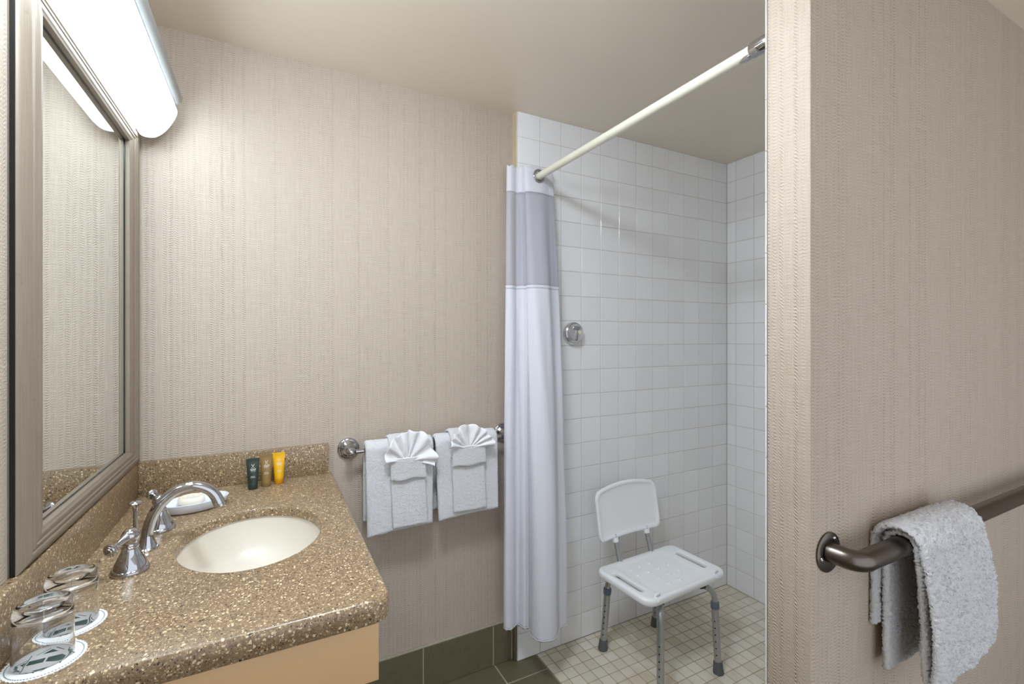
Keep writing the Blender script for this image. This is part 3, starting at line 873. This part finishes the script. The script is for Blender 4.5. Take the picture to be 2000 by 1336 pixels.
def pocket_set(x0, x1, zf, ztop, zcuff, skew, seed, where):
    o = towel('hand_towel', x0, x1, .0425, zf, .86, .012, f'white hand towel folded into a pocket, {where}', 'towel', 'pocket folded hand towels', seed=seed, skew=skew, step=.0042)
    ORG[o] = Vector(o.location)
    # the folded cuff of the pocket with its rolled rim
    G = []
    nx, nz = 30, 22
    for i in range(nx + 1):
        u = i / nx; row = []
        for j in range(nz + 1):
            z = ztop - (ztop - zcuff) * j / nz
            x = x0 - .002 + (x1 - x0 + .004) * u + (skew[0] * (1 - u) + skew[1] * u) * (BZ - z) / (BZ - zf)
            row.append((x, BY - .0425 - .0135 - .003 * math.sin(math.pi * u) - (.004 * (1 - j / nz)), z + .003 * math.sin(u * 9 + seed) * (j / nz)))
        G.append(row)
    c = mesh_obj('cuff', sheet(G, .007, rough=.0008, rscale=420, wave=.001, seed=seed), M['terry'], o, smooth=180)
    if skew[1] > .018:    # small woven hem mark below the cuff
        mesh_obj('hem_mark', join(*[box(x0 + .010 + .0034 * k, x0 + .0124 + .0034 * k, BY - .0605, BY - .0596, zcuff + .004, zcuff + .0056) for k in range(7)]), M['rubber'], c, smooth=0)
    r = [(x0 - .002 + (x1 - x0 + .004) * u / 20 + skew[0] * .1, BY - .0605 - .003 * math.sin(math.pi * u / 20), ztop + .0005) for u in range(21)]
    mesh_obj('rolled_rim', tube(r, .0032, 10), M['linen'], c, smooth=180)

def fan(cx, cz, r0, Rl, Rt, Rr, a0, a1, pleats, seed, label):
    """washcloth pleated and spread like a fan, tucked in the pocket"""
    G = []
    na, nr = pleats * 10, 26
    for i in range(na + 1):
        s = i / na
        a = R(a0 + (a1 - a0) * s)
        Rm = Rr * (1 - s) ** 2 + 2 * (2 * Rt - .5 * (Rl + Rr)) * s * (1 - s) + Rl * s * s
        Rm *= 1 + .16 * noise.noise(Vector((s * 7, seed, 0)))
        zig = (2 * abs((((s + .05 * math.sin(s * 9 + seed)) * pleats) % 1.0) - .5) - .5)
        zig = math.sin(zig * math.pi) * .5
        row = []
        for j in range(nr + 1):
            t = j / nr
            r = r0 + (Rm - r0) * t
            flop = .016 * t * t * (1 - math.sin(a)) + .006 * t
            y = BY - .0555 - .004 - zig * (.004 + .015 * t) - flop + .003 * noise.noise(Vector((s * 20, t * 3, seed)))
            row.append((cx + r * math.cos(a) * .96 + .004 * t * noise.noise(Vector((s * 11, 5, seed))), y, cz + r * math.sin(a) - .012 * t * t * (1 - math.sin(a))))
        G.append(row)
    g = sheet(G, .0034, rough=.0005, rscale=420, seed=seed)
    o = mesh_obj('washcloth', g, M['linen'], org=(cx, BY - .06, cz), smooth=180)
    setp(o, label, 'washcloth', 'fan folded washcloths')

pocket_set(.733, .853, .683, .928, .853, (.012, .019), 2.2, 'nearer the vanity')
pocket_set(.960, 1.090, .699, .945, .873, (.010, .014), 6.6, 'beside the shower curtain')
fan(.792, .914, .012, .084, .112, .098, -4, 166, 7, 1.0, 'white washcloth fanned out of the pocket nearer the vanity')
fan(1.026, .934, .012, .090, .094, .100, 8, 165, 7, 5.0, 'white washcloth fanned out of the pocket beside the curtain')

# ================================================================== shower
RX, RZ = 1.348, 2.016
rod = thing('curtain_rod', (RX, -.57, RZ), 'ivory shower curtain rod spanning the shower opening', 'curtain rod')
mesh_obj('tube', tube([(RX, -.0375, RZ), (RX, -1.092, RZ)], .0142, 24), M['rod'], rod)
mesh_obj('wall_flange', lathe([(.026, 0), (.026, .003), (.020, .006), (.0175, .012), (.016, .02)], (RX, -.0358, RZ), (0, -1, 0), 28), M['chrome'], rod)
mesh_obj('end_sleeve', join(lathe([(.016, 0), (.0185, .003), (.0185, .056), (.0165, .060)], (RX, -1.1115, RZ), (0, 1, 0), 28),
                            lathe([(.0195, 0), (.0195, .006), (.0185, .007)], (RX, -1.1115, RZ), (0, 1, 0), 28)), M['chrome'], rod)
mesh_obj('sleeve_tongue', tube([(RX - .002, -1.056, RZ - .0095), (RX - .002, -1.036, RZ - .0100), (RX - .002, -1.022, RZ - .0105)], [.0088, .0086, .0045], 16), M['chrome'], rod)

# ---- curtain, gathered at the wall end
HEM = 0.200
hem = [(1.213, -.040), (1.2165, -.054), (1.229, -.0615), (1.247, -.058), (1.266, -.046), (1.277, -.048), (1.281, -.070), (1.288, -.083), (1.302, -.086), (1.300, -.102), (1.291, -.127), (1.289, -.155), (1.300, -.180), (1.324, -.195), (1.350, -.198), (1.372, -.190), (1.392, -.170), (1.410, -.150), (1.430, -.146), (1.455, -.142), (1.458, -.128), (1.42, -.105), (1.37, -.090)]
top = [(1.222, -.050), (1.224, -.058), (1.233, -.064), (1.248, -.062), (1.262, -.054), (1.270, -.055), (1.275, -.062), (1.282, -.068), (1.292, -.070), (1.292, -.074), (1.290, -.078), (1.294, -.083), (1.306, -.086), (1.325, -.087), (1.345, -.087), (1.365, -.086), (1.385, -.083), (1.400, -.080), (1.412, -.078), (1.426, -.075), (1.426, -.068), (1.40, -.060), (1.36, -.052)]
hem = [(CAM.x + (x - CAM.x) * .9666, CAM.y + (y - CAM.y) * .9666) for x, y in hem]     # the hem hangs a little out from the wall
NS = 9
hem_s, top_s = catmull(hem, NS), catmull(top, NS)
def curtain_pt(i, z):
    t = max(0.0, (z - HEM) / (2.05 - HEM))
    w = t ** 1.7
    hx, hy = hem_s[i]; tx, ty = top_s[i]
    x, y = hx + (tx - hx) * w, hy + (ty - hy) * w
    mid = math.sin(math.pi * min(1, max(0, t)))
    x += .004 * mid * noise.noise(Vector((i * .09, z * 2.3, 2)))
    y += .006 * mid * noise.noise(Vector((i * .07, z * 1.9, 9)))
    return (x, y, z)
def top_z(i):
    x, y = top_s[i]
    return 2.052 + .003 * math.sin(i * .35)
cu = thing('shower_curtain', (1.33, -.11, HEM), 'white shower curtain with sheer window panel, gathered by the wall', 'shower curtain')
n_i = len(hem_s)
def panel(zlo, zhi, nz, thick):
    G = []
    for i in range(n_i):
        a = zlo(i); b = zhi(i)
        G.append([curtain_pt(i, a + (b - a) * j / nz) for j in range(nz + 1)])
    return sheet(G, thick, edge=.7)
Z1, Z2 = 1.555, 1.945
mesh_obj('fabric_panel', panel(lambda i: HEM + .002 * math.sin(i * .5), lambda i: Z1, 110, .0016), M['curtain'], cu, smooth=180)
mesh_obj('hem_stitching', tube([Vector(curtain_pt(i, HEM + .004)) for i in range(n_i)], .0019, 6), M['curtain'], cu, smooth=180)
mesh_obj('sheer_panel', panel(lambda i: Z1 + .0005, lambda i: Z2, 24, .0005), M['sheer'], cu, smooth=180)
mesh_obj('seam_band', panel(lambda i: Z1 - .008, lambda i: Z1 + .006, 2, .0026), M['curtain'], cu, smooth=180)
# header with the hole of the ring cut out where the rod passes
hd = panel(lambda i: Z2 + .0005, top_z, 30, .0020)
keep = []
for f in hd[1]:
    c = sum((Vector(hd[0][k]) for k in f), Vector()) / len(f)
    if math.hypot(c.x - RX, c.z - RZ) > .0200: keep.append(f)
mesh_obj('header_panel', (hd[0], keep), M['curtain'], cu, smooth=180)
def ring(cy, ax):
    seg, m = 40, 10
    a, b = frame_of(Vector(ax)); ax = Vector(ax).normalized()
    V, F = [], []
    for k in range(seg):
        t = 2 * math.pi * k / seg; rdir = a * math.cos(t) + b * math.sin(t)
        for q in range(m):
            s = 2 * math.pi * q / m
            V.append(Vector((RX, cy, RZ)) + rdir * (.0235 + .0058 * math.cos(s)) + ax * (.0026 * math.sin(s)))
    for k in range(seg):
        for q in range(m):
            F.append((k * m + q, ((k + 1) % seg) * m + q, ((k + 1) % seg) * m + (q + 1) % m, k * m + (q + 1) % m))
    return V, F
mesh_obj('ring', ring(-.0965, (.10, -1, 0)), M['chrome'], cu, smooth=180)
mesh_obj('ring', ring(-.0640, (.2, -1, 0)), M['chrome'], cu, smooth=180)
mesh_obj('ring', ring(-.0520, (-.2, -1, 0)), M['chrome'], cu, smooth=180)

# ---- mixer valve
va = thing('shower_valve', (1.556, TILE_Y, 1.37), 'round chrome shower mixer valve on the white tiles', 'shower valve')
mesh_obj('escutcheon', lathe([(.0485, 0), (.0500, .003), (.0500, .014), (.0470, .020), (.0440, .0215), (.0430, .020), (.0405, .020)], (1.556, TILE_Y - .0005, 1.37), (0, -1, 0), 48), M['satin'], va)
kb = mesh_obj('knob', lathe([(.0390, .019), (.0400, .022), (.0395, .029), (.0360, .034), (.028, .036), (.010, .0365)], (1.556, TILE_Y, 1.37), (0, -1, 0), 48), M['satin'], va)
mesh_obj('lever', join(box(1.551, 1.5555, TILE_Y - .047, TILE_Y - .035, 1.338, 1.384, .0015), box(1.538, 1.578, TILE_Y - .045, TILE_Y - .035, 1.385, 1.400, .002)), M['chrome'], kb, smooth=40)
mesh_obj('centre_cap', lathe([(.0088, 0), (.0092, .002), (.0092, .012), (.0080, .014), (.003, .014), (.002, .012)], (1.564, TILE_Y - .034, 1.373), (0, -1, 0), 24), M['ivory'], kb)

# ---- shower chair
CX, CY = 1.805, -0.305
SZ = 0.386
sc_ = thing('shower_chair', (CX, CY, 0.0), 'white plastic shower chair with grey metal legs in the tiled shower', 'shower chair')
CROT = R(3.0)
def cw(x, y, z):
    return (CX + .005 + x * math.cos(CROT) - y * math.sin(CROT), CY - .007 + x * math.sin(CROT) + y * math.cos(CROT), z)
HX, HY = .232, .150
def seat_z(x, y):
    e = min(1.0, max(0, (abs(x) - .10) / .13))
    z = SZ - .014 + .014 * (x / HX) ** 2 + .004 * (y / HY) ** 2
    # rounded dished panel in the middle
    dd = max(abs(x) - .150, abs(y) - .125)
    if dd < 0: z -= .003 * min(1, -dd / .008)
    return z
def seat_out(i): return rrect(HX - i, HY - i, .045 - min(i, .03), seg=9)
slotR = rrect(.0125, .078, .0124, .186, -.002, seg=6); slotL = [(-x, y) for x, y in reversed(slotR)]
holes = [(hx, hy) for hx, hy in ((-.095, .075), (-.040, .082), (.020, .082), (-.100, .030), (-.040, .030), (.020, .030), (.080, .030), (-.040, -.025), (.020, -.025), (.080, -.025), (-.040, -.078), (.020, -.078))]
extra = []
for hx, hy in holes:
    extra.append((hx, hy))
    for r_ in (.0032, .0062, .0085):
        extra += [(hx + r_ * math.cos(k * math.pi / 5), hy + r_ * math.sin(k * math.pi / 5)) for k in range(10)]
base_out = seat_out(.012)
p2, t2 = fill2d(base_out, [slotL, slotR], extra, .0115)
def dimple(x, y):
    m = min(math.hypot(x - a, y - b) for a, b in holes)
    return .0060 * math.exp(-(m / .0050) ** 2)
def slot_lip(x, y):
    dm = min(seg_dist((x, y), slotR), seg_dist((x, y), slotL))
    return .0025 if dm < .001 else 0.0
topg = ([cw(x, y, seat_z(x, y) + dimple(x, y) - slot_lip(x, y)) for x, y in p2], t2)
edge_l = []
for i, dz in ((.012, 0), (.008, .0008), (.004, .0028), (.0012, .006), (0, .010), (0, .020), (.002, .026), (.006, .029), (.012, .030)):
    edge_l.append([cw(x, y, seat_z(*q) - dz) for (x, y), q in zip(seat_out(i), base_out)])
botp = ([cw(x, y, seat_z(x, y) - .012) for x, y in p2], t2)
inr = loft([[cw(x, y, seat_z(x, y) - .030) for x, y in base_out], [cw(x, y, seat_z(x, y) - .012) for x, y in base_out]], False, False)
sl = [loft([[cw(x, y, seat_z(x, y) - .0025) for x, y in s_], [cw(x, y, seat_z(x, y) - .012) for x, y in s_]], False, False) for s_ in (slotL, slotR)]
seat = mesh_obj('seat', join(topg, loft(edge_l, False, False), inr, botp, *sl), M['plastic'], sc_, smooth=50)
for sgn in (-1, 1):       # moulded hose clips at the front corners
    bx_ = sgn * .170
    g = tube([cw(bx_ + .011 * math.cos(a) , -HY + .016 - .004 * math.sin(a), seat_z(bx_, -HY + .02) + .004 + .009 * math.sin(a)) for a in [math.pi * k / 10 for k in range(11)]], .0042, 10)
    mesh_obj('hose_clip', join(g, tube([cw(bx_ - .011, -HY + .016, seat_z(bx_, -.13) + .004), cw(bx_ - .011, -HY - .001, seat_z(bx_, -.13) - .010)], .0042, 10)), M['plastic'], seat)
# backrest: curved plate with a raised rim
BWX, BZ0, BZ1 = .184, .478, .676
def back_out(i):
    o_ = []
    for x, z in rrect(BWX - i, (BZ1 - BZ0) / 2 - i, .028 - min(i, .02), 0, (BZ0 + BZ1) / 2, seg=8): 
        o_.append((x, z))
    # densify the long sides so the arch shows
    out = []
    for k in range(len(o_)):
        a, b = o_[k], o_[(k + 1) % len(o_)]
        n = max(1, int(math.hypot(a[0] - b[0], a[1] - b[1]) / .015))
        out += [(a[0] + (b[0] - a[0]) * q / n, a[1] + (b[1] - a[1]) * q / n) for q in range(n)]
    return out
def back_pt(x, z, off):
    f = (z - BZ0) / (BZ1 - BZ0)
    zz = z + f * .026 * (1 - (x / BWX) ** 2) - .004 * (1 - f)
    y = .158 + .034 * f + .016 * (1 - (x / BWX) ** 2) - off
    return cw(x * (1 + .0 * f) - .010, y, zz)
loops_b = [(.0, .0), (.0008, .004), (.0035, .0068), (.008, .008), (.0125, .0068), (.0155, .0045), (.0175, .0035)]
bo = [back_out(0)]
nL = len(bo[0])
def back_loop(i, off):
    L = back_out(0); c0 = (0, (BZ0 + BZ1) / 2)
    hx0, hz0 = BWX, (BZ1 - BZ0) / 2
    return [back_pt(c0[0] + (x - c0[0]) * (hx0 - i) / hx0, c0[1] + (z - c0[1]) * (hz0 - i) / hz0, off) for x, z in L]
fl_ = [back_loop(i, off) for i, off in loops_b]
bl = [back_loop(i, off) for i, off in ((.0, .0), (.0008, -.004), (.004, -.0075), (.010, -.009))]
ins2 = [((x) * (BWX - .0175) / BWX, (BZ0 + BZ1) / 2 + (z - (BZ0 + BZ1) / 2) * ((BZ1 - BZ0) / 2 - .0175) / ((BZ1 - BZ0) / 2)) for x, z in back_out(0)]
pb, tb_ = fill2d(ins2, (), (), .02)
back = mesh_obj('backrest', join(loft(fl_, False, False), ([back_pt(x, z, .0035) for x, z in pb], tb_), loft(bl, False, True)), M['plastic'], sc_, smooth=45)
for x in (-.098, .092):
    b0 = Vector(back_pt(x + .012, BZ0 + .012, -.004)); f0 = Vector(cw(x + .010, .135, SZ - .045))
    dirv = (b0 - f0)
    mesh_obj('back_post', tube([f0 + dirv * (k / 8) for k in range(9)], .0108, 18), M['alu'], sc_)
    mesh_obj('socket', lathe([(.0128, 0), (.0135, .002), (.0128, .02)], b0 - dirv.normalized() * .032, dirv, 20), M['plastic'], back)
LG = [((1.643, -.140), (1.652, -.160)), ((1.967, -.122), (1.957, -.145)), ((1.964, -.470), (1.972, -.447)), ((1.640, -.478), (1.660, -.458))]
hub = Vector((CX, CY - .005, .338))
for q, ((fx_, fy_), (tx_, ty_)) in enumerate(LG):
    A, T = Vector((fx_, fy_, .004)), Vector((tx_, ty_, .262))
    u_ = (T - A).normalized()
    inw = (hub - T); inw.z = 0; inw.normalize()
    lower = tube([A + (T - A) * (k / 6) for k in range(7)], .0140, 20)
    P0 = T + u_ * .028
    arc = catmull([T - u_ * .01, T + u_ * .012, P0, P0 + u_ * .020 + inw * .006, P0 + u_ * .034 + inw * .022, Vector((P0 + inw * .045).to_tuple()[:2] + (.333,)), Vector((P0 + inw * .09).to_tuple()[:2] + (.336,)), hub], 5)
    lg = mesh_obj('leg', join(lower, tube(arc, .0115 if q != 3 else .0136, 18)), M['alu'], sc_)
    if q != 3: mesh_obj('collar', lathe([(.0148, -.014), (.0165, -.012), (.0168, .006), (.0160, .012), (.0125, .014)], T, u_, 24), M['collar'], lg)
    mesh_obj('rubber_tip', lathe([(.0190, -.004), (.0205, -.0025), (.0205, .004), (.0182, .024), (.0172, .040), (.0162, .043)], A, u_, 28), M['rubber'], lg)
    to_cam = (CAM - A); to_cam.z = 0; to_cam.normalize()
    side = Vector((0, 0, 1)).cross(to_cam)
    hd_ = (to_cam * .75 - side * .0 + Vector((-.75, 0, 0)) * .65).normalized()
    hd_ = (hd_ - u_ * hd_.dot(u_)).normalized()
    mesh_obj('adjust_holes', join(*[lathe([(.0030, .0132), (.0030, .01435)], A + u_ * (.07 + .026 * k), hd_, 12) for k in range(6)]), M['black'], lg)
for kx, ky in ((1.688, -.428), (1.930, -.418)):
    mesh_obj('thumb_knob', lathe([(.005, 0), (.012, .003), (.012, .011), (.009, .014), (.004, .014)], (kx, ky, .338), (.8, -.5, 0), 20), M['black'], sc_)
    mesh_obj('bracket', box(kx - .016, kx + .012, ky - .010, ky + .016, .328, .356, .004), M['black'], sc_, smooth=40)

# ================================================================== grab bar with a towel
GY, GZ = -1.262, 0.9175
gb = thing('grab_bar', (1.36, PART_Y0, GZ), 'dark brushed metal grab bar on the papered partition wall', 'grab bar')
gp = [(1.356, PART_Y0 - .004, .922), (1.357, -1.224, .922), (1.360, -1.236, .921)]
arc = [(1.360 + .030 * (1 - math.cos(R(a))), -1.236 - .026 * math.sin(R(a)), .921 - .004 * a / 90) for a in (15, 30, 45, 60, 75, 90)]
GP = gp + arc + [(1.392 + .02 * k, GY, .9175) for k in range(1, 64)]
mesh_obj('bar', tube(GP[:-1] + [(2.66, GY, .9175), (2.685, GY + .012, .9175), (2.692, PART_Y0 - .003, .9175)], .0198, 28), M['bronze'], gb)
for fx_, fz_ in ((1.357, .921), (2.692, .9175)):
    fl = mesh_obj('flange', lathe([(.0395, 0), (.0400, .001), (.0400, .0035), (.0385, .0045), (.020, .0045)], (fx_, PART_Y0 - .0003, fz_), (0, -1, 0), 48), M['bronze'], gb)
    for a in (60, 195, 315):
        mesh_obj('screw', lathe([(.0048, 0), (.0050, .001), (.0042, .003), (.002, .0040)], (fx_ + .030 * math.cos(R(a)), PART_Y0 - .0046, fz_ + .030 * math.sin(R(a))), (0, -1, 0), 16), M['chrome'], fl)

def hung(x0, x1, rad, zf, zb, thick, seed, step, fl=(0, 0), zsk=0.0, bulge=0.0, zbsk=0.0, rough=.0042):
    """one thickness of terry over the grab bar"""
    path = drape_path(rad, zf, zb, step, GY, GZ)
    nx = max(6, int((x1 - x0) / step)); G = []
    for i in range(nx + 1):
        u = i / nx; row = []
        for y, z in path:
            front = y < GY
            f = max(0, (GZ - z) / (GZ - zf)) if front else 0.0
            b = max(0, (GZ - z) / (GZ - zb)) if not front else 0.0
            x = x0 + (x1 - x0) * u + f * (fl[0] * (1 - u) + fl[1] * u)
            w = .006 * noise.noise(Vector((x * 9, z * 6, seed))) * f + .004 * noise.noise(Vector((x * 25, z * 12, seed + 3))) * f
            yy = y - bulge * math.sin(math.pi * f) - .006 * f + w
            row.append((x, yy, z + zsk * (u - .5) * f + zbsk * (u - .5) * b + .004 * (f + b) * noise.noise(Vector((x * 20, seed, 0)))))
        G.append(row)
    return sheet(G, thick, rough=rough, rscale=300, wave=.0016, seed=seed)
gt = thing('hand_towel', (1.70, GY, .63), 'white terry towel folded over the dark grab bar', 'towel')
mesh_obj('outer_fold', hung(1.512, 1.800, .0435, .640, .735, .012, 3.0, .0028, fl=(.030, .040), zsk=.030, bulge=.010), M['terry'], gt, smooth=180)
mesh_obj('inner_fold', hung(1.528, 1.800, .0275, .655, .640, .013, 8.0, .0028, fl=(.018, .030), zsk=.02, bulge=.004), M['terry'], gt, smooth=180)
